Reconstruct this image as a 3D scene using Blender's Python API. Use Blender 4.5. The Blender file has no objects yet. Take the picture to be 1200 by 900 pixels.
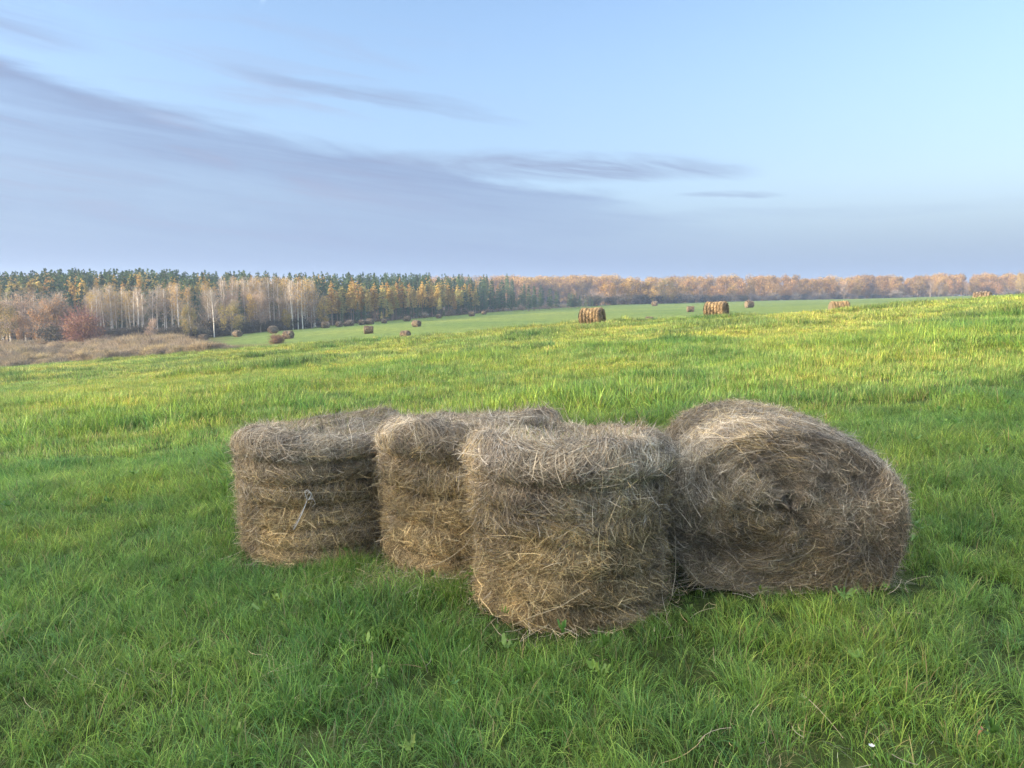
import bpy, math, random
import numpy as np
from mathutils import Vector, Matrix
rng = np.random.default_rng(7)
random.seed(7)
R = math.radians
sc = bpy.context.scene
col = sc.collection

# ------------------------------------------------------------------ camera
CAMH = 1.70
F = 900.0                                   # focal length for a 1200 px wide frame
TH = math.atan(100/900)                     # pitch down
cd = bpy.data.cameras.new('camera'); cam = bpy.data.objects.new('camera', cd); col.objects.link(cam)
cd.sensor_width = 36; cd.lens = 36*F/1200; cd.clip_start = .05; cd.clip_end = 9000
cam.location = (0, 0, CAMH); cam.rotation_euler = (math.pi/2-TH, 0, 0)
sc.camera = cam

# ------------------------------------------------------------------ light
SUN_EL = R(10.0)
SUN_BETA = R(14)                            # sun stands to the left, this much behind the camera
sx, sy = -math.cos(SUN_BETA), -math.sin(SUN_BETA)
to_sun = Vector((sx*math.cos(SUN_EL), sy*math.cos(SUN_EL), math.sin(SUN_EL)))
sl = bpy.data.lights.new('sun', 'SUN'); sun = bpy.data.objects.new('sun', sl); col.objects.link(sun)
sl.energy = 5.0; sl.angle = R(.55); sl.color = (1, .84, .63)
sun.rotation_euler = (-to_sun).to_track_quat('-Z', 'Y').to_euler()

world = bpy.data.worlds.new('World'); sc.world = world; world.use_nodes = True
def build_world():
    nt = world.node_tree; nt.nodes.clear(); N = nt.nodes.new; L = nt.links.new
    out = N('ShaderNodeOutputWorld'); bg = N('ShaderNodeBackground'); bg.inputs[1].default_value = .15
    L(bg.outputs[0], out.inputs[0])
    sky = N('ShaderNodeTexSky'); sky.sky_type = 'NISHITA'; sky.sun_disc = False
    sky.sun_elevation = SUN_EL; sky.sun_rotation = math.atan2(sx, sy)
    sky.air_density = 1.0; sky.dust_density = .7; sky.ozone_density = 2.0
    tc = N('ShaderNodeTexCoord'); sp = N('ShaderNodeSeparateXYZ'); L(tc.outputs['Generated'], sp.inputs[0])
    def m(op, a, b=None, c=None, clamp=False):
        n = N('ShaderNodeMath'); n.operation = op; n.use_clamp = clamp
        for i, v in enumerate((a, b, c)):
            if v is None: continue
            if isinstance(v, (int, float)): n.inputs[i].default_value = v
            else: L(v, n.inputs[i])
        return n.outputs[0]
    def sstep(v, a, b):
        n = N('ShaderNodeMapRange'); n.interpolation_type = 'SMOOTHSTEP'; L(v, n.inputs[0])
        n.inputs[1].default_value = a; n.inputs[2].default_value = b; return n.outputs[0]
    X, Y, Z = sp.outputs
    az = m('ARCTAN2', X, Y)
    hor = m('SQRT', m('ADD', m('MULTIPLY', X, X), m('MULTIPLY', Y, Y)))
    el = m('ARCTAN2', Z, hor)
    def noise(sxx, syy, scale, detail, off=0., dist=0., rough=.55):
        cx = N('ShaderNodeCombineXYZ'); L(m('MULTIPLY', az, sxx), cx.inputs[0]); L(m('MULTIPLY', m('ADD', el, m('MULTIPLY', az, .12)), syy), cx.inputs[1]); cx.inputs[2].default_value = off
        n = N('ShaderNodeTexNoise'); n.inputs['Scale'].default_value = scale; n.inputs['Detail'].default_value = detail
        n.inputs['Roughness'].default_value = rough; n.inputs['Distortion'].default_value = dist
        L(cx.outputs[0], n.inputs['Vector']); return n.outputs[0]
    n1 = noise(1, 7, 1.9, 7, 3.1, .6); n2 = noise(1, 5, 6, 6, 8.2, .3); n3 = noise(1, 9, 3.2, 6, 1.7, .9)
    n4 = noise(1, 20, 4.5, 9, 5.3, .4, .65)
    # ---- the clear sky, a hazy autumn blue: warm pale to the right, lavender to the left
    def mixc(fac, a, b, blend='MIX'):
        n = N('ShaderNodeMix'); n.data_type = 'RGBA'; n.blend_type = blend
        for s, v in ((0, fac), (6, a), (7, b)):
            if isinstance(v, (int, float)): n.inputs[s].default_value = v
            elif isinstance(v, tuple): n.inputs[s].default_value = (*v, 1)
            else: L(v, n.inputs[s])
        return n.outputs[2]
    base = mixc(1.0, sky.outputs[0], TINT, 'MULTIPLY')
    # thin high haze over the whole dome, thicker low down
    hz = m('SUBTRACT', 1.0, sstep(el, -.02, .42))
    warm = sstep(az, -.15, .65)
    hazecol = mixc(warm, HZ_L, HZ_R)
    base = mixc(m('MULTIPLY', hz, .80), base, hazecol)
    lowb = m('MULTIPLY', m('SUBTRACT', 1.0, sstep(el, .0, .15)), .8)
    base = mixc(lowb, base, HZ_LOW)
    # unseen bright high cloud added overhead to raise the ambient light
    base = mixc(m('MULTIPLY', sstep(el, .5, 1.0), .7), base, (7.0, 7.6, 8.4))
    # ---- the long lavender cloud bank on the left
    edge = m('ADD', m('MULTIPLY', az, -.17), .155)                      # falls to the right
    edge = m('ADD', edge, m('MULTIPLY', m('SUBTRACT', n1, .5), .10))
    edge = m('ADD', edge, m('MULTIPLY', m('SUBTRACT', n2, .5), .022))
    d = m('SUBTRACT', edge, el)
    bank = sstep(d, -.004, .018)
    bank = m('MULTIPLY', bank, m('SUBTRACT', 1.0, sstep(az, -.05, .34)))
    thick = m('MULTIPLY', bank, m('ADD', .55, m('MULTIPLY', m('SUBTRACT', 1.0, sstep(d, .0, .08)), .28)))
    thick = m('MULTIPLY', thick, m('ADD', .30, m('MULTIPLY', n3, 1.35)), clamp=True)
    thick = m('MULTIPLY', thick, m('ADD', .68, m('MULTIPLY', n4, .64)), clamp=True)
    base = mixc(thick, base, CLOUD)
    # pinkish lighter streaks inside the bank, above and below
    pk = m('MULTIPLY', sstep(n3, .50, .72), m('MULTIPLY', m('SUBTRACT', 1.0, sstep(az, -.55, .12)), m('MULTIPLY', sstep(el, .04, .12), m('SUBTRACT', 1.0, sstep(el, .27, .36)))))
    base = mixc(m('MULTIPLY', pk, .6), base, PINK)
    # ---- separate wisps: azimuth, elevation, half width, half height, slope, strength
    for (a0, e0, wa, we, sl_, st) in ((.06, .166, .25, .020, -.03, 1.0), (.18, .158, .13, .014, -.06, .9), (-.17, .242, .20, .010, -.13, .62),
                                      (-.11, .243, .10, .007, -.13, .35), (-.42, .213, .13, .010, -.02, .5), (.27, .125, .07, .006, 0., .7),
                                      (-.62, .30, .16, .035, -.18, .55), (.35, .10, .35, .01, 0., .18)):
        dx = m('DIVIDE', m('SUBTRACT', az, a0), wa)
        e_ = m('SUBTRACT', m('SUBTRACT', el, e0), m('MULTIPLY', m('SUBTRACT', az, a0), sl_))
        e_ = m('ADD', e_, m('MULTIPLY', m('SUBTRACT', n2, .5), .022))
        dy = m('DIVIDE', e_, we)
        r2 = m('ADD', m('MULTIPLY', dx, dx), m('MULTIPLY', dy, dy))
        w = m('MULTIPLY', m('SUBTRACT', 1.0, sstep(r2, .0, 1.15)), m('MULTIPLY', m('MULTIPLY', sstep(n3, .25, .6), sstep(n4, .18, .56)), st))
        base = mixc(w, base, CLOUD2)
    # a scrap of contrail
    dx = m('DIVIDE', m('SUBTRACT', m('ADD', az, .29), m('MULTIPLY', m('SUBTRACT', el, .36), .45)), .006)
    dy = m('DIVIDE', m('SUBTRACT', el, .355), .03)
    r2 = m('ADD', m('MULTIPLY', dx, dx), m('MULTIPLY', dy, dy))
    base = mixc(m('MULTIPLY', m('SUBTRACT', 1.0, sstep(r2, 0., 1.)), m('MULTIPLY', sstep(n2, .3, .7), .35)), base, (6.2, 7.2, 8))
    # extra warm glow added round the low sun to light the bales' left sides
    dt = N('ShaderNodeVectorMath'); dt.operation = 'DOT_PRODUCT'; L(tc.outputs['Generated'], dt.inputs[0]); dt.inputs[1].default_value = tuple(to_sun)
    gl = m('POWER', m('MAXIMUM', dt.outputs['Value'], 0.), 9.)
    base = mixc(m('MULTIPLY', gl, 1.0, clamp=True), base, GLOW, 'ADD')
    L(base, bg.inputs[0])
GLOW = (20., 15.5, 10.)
TINT = (.86, .81, .85)
HZ_L = (.72, 1.03, 1.60); HZ_R = (.90, 1.06, 1.29); HZ_LOW = (.36, .58, 1.12)
CLOUD = (.60, .79, 1.27); CLOUD2 = (.70, .87, 1.30); PINK = (.95, 1.0, 1.36)
build_world()
vs = sc.view_settings; vs.view_transform = 'Standard'; vs.look = 'None'; vs.gamma = 1; vs.use_curve_mapping = False
vs.exposure = 1.6
sc.cycles.max_bounces = 6; sc.cycles.diffuse_bounces = 3; sc.cycles.transmission_bounces = 4; sc.cycles.glossy_bounces = 2
sc.cycles.transparent_max_bounces = 6; sc.cycles.volume_bounces = 0
sc.cycles.use_denoising = True

# ------------------------------------------------------------------ helpers
def tag(o, label=None, cat=None, group=None, kind=None):
    if label: o['label'] = label
    if cat: o['category'] = cat
    if group: o['group'] = group
    if kind: o['kind'] = kind
    return o
def link(o, parent=None):
    col.objects.link(o)
    if parent: o.parent = parent
    return o
def empty(name, loc=(0, 0, 0), rz=0.):
    o = bpy.data.objects.new(name, None); o.empty_display_size = .2
    o.location = loc; o.rotation_euler = (0, 0, rz); return link(o)

def mesh_np(name, V, polys, C=None, mats=(), mi=None, smooth=True):
    """V (n,3); polys = list of int arrays (m,k); C (n,3) per-vertex colour"""
    me = bpy.data.meshes.new(name); V = np.asarray(V, dtype=np.float32)
    me.vertices.add(len(V)); me.vertices.foreach_set('co', V.ravel())
    loops = np.concatenate([p.ravel() for p in polys]).astype(np.int32)
    sizes = np.concatenate([np.full(len(p), p.shape[1], np.int32) for p in polys])
    starts = np.concatenate([[0], np.cumsum(sizes)[:-1]]).astype(np.int32)
    me.loops.add(len(loops)); me.loops.foreach_set('vertex_index', loops)
    me.polygons.add(len(sizes)); me.polygons.foreach_set('loop_start', starts)
    try: me.polygons.foreach_set('loop_total', sizes)
    except Exception: pass
    if smooth: me.polygons.foreach_set('use_smooth', np.ones(len(sizes), bool))
    if mi is not None: me.polygons.foreach_set('material_index', np.asarray(mi, np.int32))
    for m_ in mats: me.materials.append(m_)
    if C is not None:
        a = me.attributes.new('Col', 'FLOAT_COLOR', 'POINT')
        a.data.foreach_set('color', np.concatenate([C, np.ones((len(C), 1))], 1).astype(np.float32).ravel())
    me.update(calc_edges=True); me.validate(); return me
def obj(name, me, parent=None):
    return link(bpy.data.objects.new(name, me), parent)

class Geo:
    """collects ribbons, flakes, tubes and grids, then makes one mesh"""
    def __init__(s): s.V = []; s.P = {3: [], 4: []}; s.C = []; s.n = 0
    def add(s, V, polys, C):
        V = np.asarray(V, float); C = np.broadcast_to(np.asarray(C, float), (len(V), 3))
        s.V.append(V); s.C.append(C)
        for p in polys: s.P[p.shape[1]].append(p+s.n)
        s.n += len(V)
    def ribbons(s, P, W, C):
        """P (N,K,3) centre lines, W (N,K,3) half-width vectors, C (N,3)"""
        N, K, _ = P.shape
        V = np.stack([P-W, P+W], 2).reshape(-1, 3)
        b = (np.arange(N)*K*2)[:, None]+(np.arange(K-1)*2)[None]
        q = np.stack([b, b+1, b+3, b+2], -1).reshape(-1, 4)
        s.add(V, [q], np.repeat(C, K*2, 0))
    def flakes(s, P, size, C, asp=1.0, nrm=None):
        N = len(P); a = rng.normal(size=(N, 3)) if nrm is None else np.cross(nrm, rng.normal(size=(N, 3)))
        a /= np.linalg.norm(a, axis=1)[:, None]+1e-9
        b = np.cross(a, rng.normal(size=(N, 3))) if nrm is None else np.cross(nrm, a)
        b /= np.linalg.norm(b, axis=1)[:, None]+1e-9
        sz = np.broadcast_to(np.asarray(size, float), (N,))[:, None]
        a = a*sz; b = b*sz*asp
        V = np.stack([P-a, P-b*.8, P+a, P+b*.8], 1).reshape(-1, 3)
        q = (np.arange(N)*4)[:, None]+np.arange(4)[None]
        s.add(V, [q], np.repeat(np.broadcast_to(C, (N, 3)), 4, 0))
    def tube(s, pts, rad, C, sides=7):
        pts = np.asarray(pts, float); K = len(pts); rad = np.broadcast_to(rad, (K,))
        t = np.gradient(pts, axis=0); t /= np.linalg.norm(t, axis=1)[:, None]+1e-9
        up = np.array([0, 0, 1.]) if abs(t[:, 2]).mean() < .8 else np.array([1., 0, 0])
        a = np.cross(t, up); a /= np.linalg.norm(a, axis=1)[:, None]+1e-9; b = np.cross(t, a)
        ang = np.arange(sides)*2*np.pi/sides
        V = (pts[:, None]+rad[:, None, None]*(np.cos(ang)[None, :, None]*a[:, None]+np.sin(ang)[None, :, None]*b[:, None])).reshape(-1, 3)
        i = np.arange(K-1)[:, None]*sides; j = np.arange(sides)[None]; j2 = (j+1) % sides
        q = np.stack([i+j, i+j2, i+sides+j2, i+sides+j], -1).reshape(-1, 4)
        s.add(V, [q], C)
    def mesh(s, name, mats=()):
        return mesh_np(name, np.concatenate(s.V), [np.concatenate(s.P[k]) for k in (3, 4) if s.P[k]], np.concatenate(s.C), mats)

def wave_noise(seed, n=10, f0=1., f1=6.):
    r = np.random.default_rng(seed); k = r.normal(size=(n, 2)); k /= np.linalg.norm(k, axis=1)[:, None]
    f = np.geomspace(f0, f1, n); ph = r.uniform(0, 6.28, n); amp = (f0/f)**.8; amp /= math.sqrt((amp**2).sum()/2)
    def fn(x, y):
        o = 0
        for i in range(n): o = o+amp[i]*np.sin((k[i, 0]*x+k[i, 1]*y)*f[i]+ph[i])
        return o
    return fn
def sstep(x, a, b):
    t = np.clip((x-a)/(b-a), 0, 1); return t*t*(3-2*t)

# ------------------------------------------------------------------ materials
def mat_new(name):
    m = bpy.data.materials.new(name); m.use_nodes = True; nt = m.node_tree; nt.nodes.clear(); return m, nt, nt.nodes.new, nt.links.new
def ramp(N, stops):
    r = N('ShaderNodeValToRGB'); e = r.color_ramp.elements
    while len(e) < len(stops): e.new(.5)
    for el_, (p, c) in zip(e, stops): el_.position = p; el_.color = (*c, 1)
    return r
def foliage_mat(name, a, b, jitter=.25, hue=.02, transl=.35, worldnoise=None, rough=.6, spec=.25):
    """leaf-like: vertex colour times a world-space noise and a per-object change"""
    m, nt, N, L = mat_new(name)
    out = N('ShaderNodeOutputMaterial'); at = N('ShaderNodeAttribute'); at.attribute_name = 'Col'
    colr = at.outputs['Color']
    if worldnoise:
        geo = N('ShaderNodeNewGeometry')
        for (scale, det, c0, c1, lo, hi, blend) in worldnoise:
            n = N('ShaderNodeTexNoise'); n.inputs['Scale'].default_value = scale; n.inputs['Detail'].default_value = det
            L(geo.outputs['Position'], n.inputs['Vector'])
            rp = ramp(N, [(lo, c0), (hi, c1)]); L(n.outputs[0], rp.inputs[0])
            mx = N('ShaderNodeMix'); mx.data_type = 'RGBA'; mx.blend_type = blend; mx.inputs[0].default_value = 1
            L(colr, mx.inputs[6]); L(rp.outputs[0], mx.inputs[7]); colr = mx.outputs[2]
    oi = N('ShaderNodeObjectInfo'); hs = N('ShaderNodeHueSaturation')
    mr = N('ShaderNodeMapRange'); L(oi.outputs['Random'], mr.inputs[0]); mr.inputs[3].default_value = 1-jitter; mr.inputs[4].default_value = 1+jitter
    wn = N('ShaderNodeTexWhiteNoise'); wn.noise_dimensions = '1D'; L(oi.outputs['Random'], wn.inputs['W'])
    mh = N('ShaderNodeMapRange'); L(wn.outputs['Value'], mh.inputs[0]); mh.inputs[3].default_value = .5-hue; mh.inputs[4].default_value = .5+hue
    L(mr.outputs[0], hs.inputs['Value']); L(mh.outputs[0], hs.inputs['Hue']); L(colr, hs.inputs['Color'])
    p = N('ShaderNodeBsdfPrincipled'); p.inputs['Roughness'].default_value = rough; p.inputs['Specular IOR Level'].default_value = spec
    L(hs.outputs[0], p.inputs['Base Color'])
    if transl:
        t = N('ShaderNodeBsdfTranslucent'); L(hs.outputs[0], t.inputs[0]); mx = N('ShaderNodeMixShader'); mx.inputs[0].default_value = transl
        L(p.outputs[0], mx.inputs[1]); L(t.outputs[0], mx.inputs[2]); L(mx.outputs[0], out.inputs[0])
    else: L(p.outputs[0], out.inputs[0])
    return m
GRASS_NOISE = [(.16, 3, (.74, .88, .85), (1.3, 1.12, .95), .38, .62, 'MULTIPLY'), (1.1, 3, (.78, .86, .95), (1.22, 1.1, .95), .35, .65, 'MULTIPLY')]
M_grass = foliage_mat('grass_blade', 0, 0, .18, .012, .40, GRASS_NOISE, .55, .3)
M_leaf = foliage_mat('tree_leaf', 0, 0, .24, .010, .30)
M_needle = foliage_mat('needles', 0, 0, .25, .02, .10)
M_twig = foliage_mat('twigs', 0, 0, .15, .01, .0)
M_weed = foliage_mat('weed_leaf', 0, 0, .2, .015, .35, None, .45, .4)
def straw_mat(name, rough=.65):
    m, nt, N, L = mat_new(name); out = N('ShaderNodeOutputMaterial'); at = N('ShaderNodeAttribute'); at.attribute_name = 'Col'
    p = N('ShaderNodeBsdfPrincipled'); p.inputs['Roughness'].default_value = rough; p.inputs['Specular IOR Level'].default_value = .25
    tc = N('ShaderNodeTexCoord'); n = N('ShaderNodeTexNoise'); n.inputs['Scale'].default_value = 5; n.inputs['Detail'].default_value = 5
    L(tc.outputs['Object'], n.inputs['Vector']); rp = ramp(N, [(.3, (.72, .72, .75)), (.7, (1.25, 1.2, 1.1))]); L(n.outputs[0], rp.inputs[0])
    mx = N('ShaderNodeMix'); mx.data_type = 'RGBA'; mx.blend_type = 'MULTIPLY'; mx.inputs[0].default_value = 1
    L(at.outputs['Color'], mx.inputs[6]); L(rp.outputs[0], mx.inputs[7]); L(mx.outputs[2], p.inputs['Base Color'])
    t = N('ShaderNodeBsdfTranslucent'); L(mx.outputs[2], t.inputs[0]); ms = N('ShaderNodeMixShader'); ms.inputs[0].default_value = .12
    L(p.outputs[0], ms.inputs[1]); L(t.outputs[0], ms.inputs[2]); L(ms.outputs[0], out.inputs[0]); return m
M_straw = straw_mat('straw')
def core_mat():
    m, nt, N, L = mat_new('packed_hay'); out = N('ShaderNodeOutputMaterial'); p = N('ShaderNodeBsdfPrincipled'); p.inputs['Roughness'].default_value = .9
    tc = N('ShaderNodeTexCoord'); mp = N('ShaderNodeMapping'); mp.inputs['Scale'].default_value = (1, 1, 2.5)
    L(tc.outputs['Object'], mp.inputs[0]); n = N('ShaderNodeTexNoise'); n.inputs['Scale'].default_value = 45; n.inputs['Detail'].default_value = 5
    L(mp.outputs[0], n.inputs['Vector']); rp = ramp(N, [(.3, (.055, .042, .026)), (.7, (.20, .15, .085))]); L(n.outputs[0], rp.inputs[0]); L(rp.outputs[0], p.inputs['Base Color'])
    b = N('ShaderNodeBump'); b.inputs['Distance'].default_value = .02; L(n.outputs[0], b.inputs['Height']); L(b.outputs[0], p.inputs['Normal'])
    L(p.outputs[0], out.inputs[0]); return m
M_core = core_mat()
def plain(name, c, rough=.6):
    m, nt, N, L = mat_new(name); out = N('ShaderNodeOutputMaterial'); p = N('ShaderNodeBsdfPrincipled'); p.inputs['Roughness'].default_value = rough
    n = N('ShaderNodeTexNoise'); n.inputs['Scale'].default_value = 40; rp = ramp(N, [(.3, tuple(x*.75 for x in c)), (.7, c)])
    L(n.outputs[0], rp.inputs[0]); L(rp.outputs[0], p.inputs['Base Color']); L(p.outputs[0], out.inputs[0]); return m
M_twine = plain('white_twine', (.78, .78, .8)); M_oldtwine = plain('straw_twine', (.5, .42, .28)); M_white = plain('petal', (.62, .62, .58)); M_brown = plain('dead_leaf', (.30, .15, .08))
def ground_mat():
    m, nt, N, L = mat_new('meadow_ground'); out = N('ShaderNodeOutputMaterial'); p = N('ShaderNodeBsdfPrincipled'); p.inputs['Roughness'].default_value = .95; p.inputs['Specular IOR Level'].default_value = .1
    geo = N('ShaderNodeNewGeometry'); at = N('ShaderNodeAttribute'); at.attribute_name = 'Col'
    def no(scale, det, stops):
        n = N('ShaderNodeTexNoise'); n.inputs['Scale'].default_value = scale; n.inputs['Detail'].default_value = det; L(geo.outputs['Position'], n.inputs['Vector'])
        rp = ramp(N, stops); L(n.outputs[0], rp.inputs[0]); return n, rp
    c = at.outputs['Color']
    for (s, d, st) in ((.05, 4, [(.35, (.82, .9, .88)), (.65, (1.2, 1.1, 1.))]), (.9, 6, [(.3, (.7, .75, .7)), (.7, (1.3, 1.25, 1.15))]), (9, 6, [(.3, (.55, .6, .5)), (.7, (1.4, 1.35, 1.3))])):
        n, rp = no(s, d, st); mx = N('ShaderNodeMix'); mx.data_type = 'RGBA'; mx.blend_type = 'MULTIPLY'; mx.inputs[0].default_value = 1
        L(c, mx.inputs[6]); L(rp.outputs[0], mx.inputs[7]); c = mx.outputs[2]
    L(c, p.inputs['Base Color'])
    n, rp = no(5, 8, [(.3, (0, 0, 0)), (.7, (1, 1, 1))]); b = N('ShaderNodeBump'); b.inputs['Distance'].default_value = .25; b.inputs['Strength'].default_value = .8
    L(n.outputs[0], b.inputs['Height']); L(b.outputs[0], p.inputs['Normal']); L(p.outputs[0], out.inputs[0]); return m
M_ground = ground_mat()

# ------------------------------------------------------------------ terrain
PX = np.array([-250, 0, 225, 440, 560, 640, 720, 900, 1200, 1450.])
U_ = (PX-600)/F
FAR_ROW = np.array([405, 402, 397, 378, 368, 362.5, 357.5, 352, 345.5, 341.])
FAR_Y = np.array([116, 118, 122, 152, 186, 216, 262, 330, 360, 360.])
CREST = np.array([445, 428, 409, 393, 386, 384, 381, 367, 345, 330.])
bumpA = wave_noise(3, 9, 1.2, 6.5); bumpB = wave_noise(5, 8, .18, 1.1); bumpC = wave_noise(9, 7, .02, .12)
def row_slope(row):                      # drop per metre of forward distance along a picture row
    v = (row-450)/F; return (math.sin(TH)+v*math.cos(TH))/(math.cos(TH)-v*math.sin(TH))
def terrain(x, y):
    x = np.asarray(x, float); y = np.asarray(y, float)
    g = np.where(y < 38, 0, np.where(y < 58, .00225*(y-38)**2, .9+.09*(y-58)))
    xs = 60*np.tanh(x/60)
    uu = x/np.maximum(y, 12)
    g = g-np.interp(uu, [-.95, -.667, -.4, -.1, .1, .3, .45, .667, .9], [-.62, -.50, -.34, -.20, -.10, -.28, -.28, -.04, 0])*sstep(y, 12, 40)*(1-sstep(y, 58, 80))
    near = .069*xs-g+.018*bumpA(x, y)*sstep(np.hypot(x, y), 0, 4)+.05*bumpB(x, y)*sstep(np.hypot(x, y), 3, 12)
    u = np.clip(x/np.maximum(y, 30), -.95, .95)
    fr = np.interp(u, U_, FAR_ROW); fy = np.interp(u, U_, FAR_Y); cr = np.interp(u, U_, CREST)+5
    b = (cr-fr)/(1/80-1/fy)
    row = fr+b*(1/np.clip(y, 60, None)-1/fy)
    far = CAMH-np.clip(y, 60, None)*row_slope(np.where(y < fy, row, fr))
    zf = CAMH-fy*row_slope(fr)
    far = np.where(y < fy, far, zf+.004*(y-fy)*sstep(y, 120, 300))
    far = far+.10*bumpC(x*2, y*2)*sstep(y, 80, 120)
    w = sstep(y, 58, 80)
    return near*(1-w)+far*w
def tz(x, y): return float(terrain(x, y))
def px_dir(px, row):
    v = (row-450)/F; a = (px-600)/F
    return np.array([a, math.cos(TH)-v*math.sin(TH), -math.sin(TH)-v*math.cos(TH)])
def hit(px, row, y0=2.5, y1=700, lift=0.):
    d = px_dir(px, row); ys = np.geomspace(y0, y1, 6000); t = ys/d[1]
    z = CAMH+d[2]*t; g = terrain(d[0]*t, ys)+lift
    i = np.argmax(z < g); 
    if not (z < g).any(): return None
    return np.array([d[0]*t[i], ys[i], g[i]-lift])
def at_depth(px, y): return (px-600)/F*(y*.994+.11*1.5)     # x for a picture column at distance y

def make_ground():
    gx = 24*np.geomspace(1, 2200/24, 90)[1:]; xs = np.concatenate([-gx[::-1], np.linspace(-24, 24, 401), gx])
    ys = np.concatenate([-8-2000*np.linspace(1, 0, 40)[:-1]**3, np.arange(-8, 30, .12), np.arange(30, 72, .4), 72*np.geomspace(1, 2350/72, 130)])
    Xg, Yg = np.meshgrid(xs, ys); Zg = terrain(Xg, Yg)
    ny, nx = Xg.shape; V = np.stack([Xg, Yg, Zg], -1).reshape(-1, 3)
    i = np.arange(ny-1)[:, None]*nx; j = np.arange(nx-1)[None]
    q = np.stack([i+j, i+j+1, i+nx+j+1, i+nx+j], -1).reshape(-1, 4)
    x, y = V[:, 0], V[:, 1]
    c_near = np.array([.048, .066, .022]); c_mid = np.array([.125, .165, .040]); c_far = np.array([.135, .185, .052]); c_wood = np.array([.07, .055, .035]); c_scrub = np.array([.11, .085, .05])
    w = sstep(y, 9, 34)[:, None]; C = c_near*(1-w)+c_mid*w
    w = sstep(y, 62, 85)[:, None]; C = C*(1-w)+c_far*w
    u = x/np.maximum(y, 20)
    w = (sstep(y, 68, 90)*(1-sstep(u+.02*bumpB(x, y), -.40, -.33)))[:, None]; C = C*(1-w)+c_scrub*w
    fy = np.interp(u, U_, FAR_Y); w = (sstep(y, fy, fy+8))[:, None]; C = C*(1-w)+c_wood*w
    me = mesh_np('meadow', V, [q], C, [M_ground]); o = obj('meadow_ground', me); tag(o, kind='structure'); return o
make_ground()

# ------------------------------------------------------------------ scatter with geometry nodes (only for uncountable cover)
def scatter(name, pts, rot, scl, idx, meshes, **tags):
    src = bpy.data.collections.new(name+'_kinds')
    for i, me in enumerate(meshes):
        src.objects.link(bpy.data.objects.new('%s_kind_%02d' % (name, i), me))
    me = bpy.data.meshes.new(name); n = len(pts); me.vertices.add(n); me.vertices.foreach_set('co', np.asarray(pts, np.float32).ravel())
    a = me.attributes.new('rot', 'FLOAT_VECTOR', 'POINT'); a.data.foreach_set('vector', np.asarray(rot, np.float32).ravel())
    a = me.attributes.new('scl', 'FLOAT_VECTOR', 'POINT'); a.data.foreach_set('vector', np.asarray(scl, np.float32).ravel())
    a = me.attributes.new('idx', 'INT', 'POINT'); a.data.foreach_set('value', np.asarray(idx, np.int32))
    o = obj(name, me); tag(o, kind='stuff', **tags)
    ng = bpy.data.node_groups.new(name+'_scatter', 'GeometryNodeTree')
    ng.interface.new_socket('Geometry', in_out='INPUT', socket_type='NodeSocketGeometry'); ng.interface.new_socket('Geometry', in_out='OUTPUT', socket_type='NodeSocketGeometry')
    N = ng.nodes.new; L = ng.links.new
    gi, go = N('NodeGroupInput'), N('NodeGroupOutput'); ip = N('GeometryNodeInstanceOnPoints'); ci = N('GeometryNodeCollectionInfo')
    ci.inputs['Collection'].default_value = src; ci.inputs['Separate Children'].default_value = True; ci.inputs['Reset Children'].default_value = True
    def na(nm, ty):
        n = N('GeometryNodeInputNamedAttribute'); n.data_type = ty; n.inputs[0].default_value = nm; return [s for s in n.outputs if s.enabled][0]
    er = N('FunctionNodeEulerToRotation'); L(na('rot', 'FLOAT_VECTOR'), er.inputs[0])
    L(gi.outputs[0], ip.inputs['Points']); L(ci.outputs[0], ip.inputs['Instance']); ip.inputs['Pick Instance'].default_value = True
    L(na('idx', 'INT'), ip.inputs['Instance Index']); L(er.outputs[0], ip.inputs['Rotation']); L(na('scl', 'FLOAT_VECTOR'), ip.inputs['Scale'])
    L(ip.outputs[0], go.inputs[0])
    md = o.modifiers.new('scatter', 'NODES'); md.node_group = ng
    return o

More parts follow.
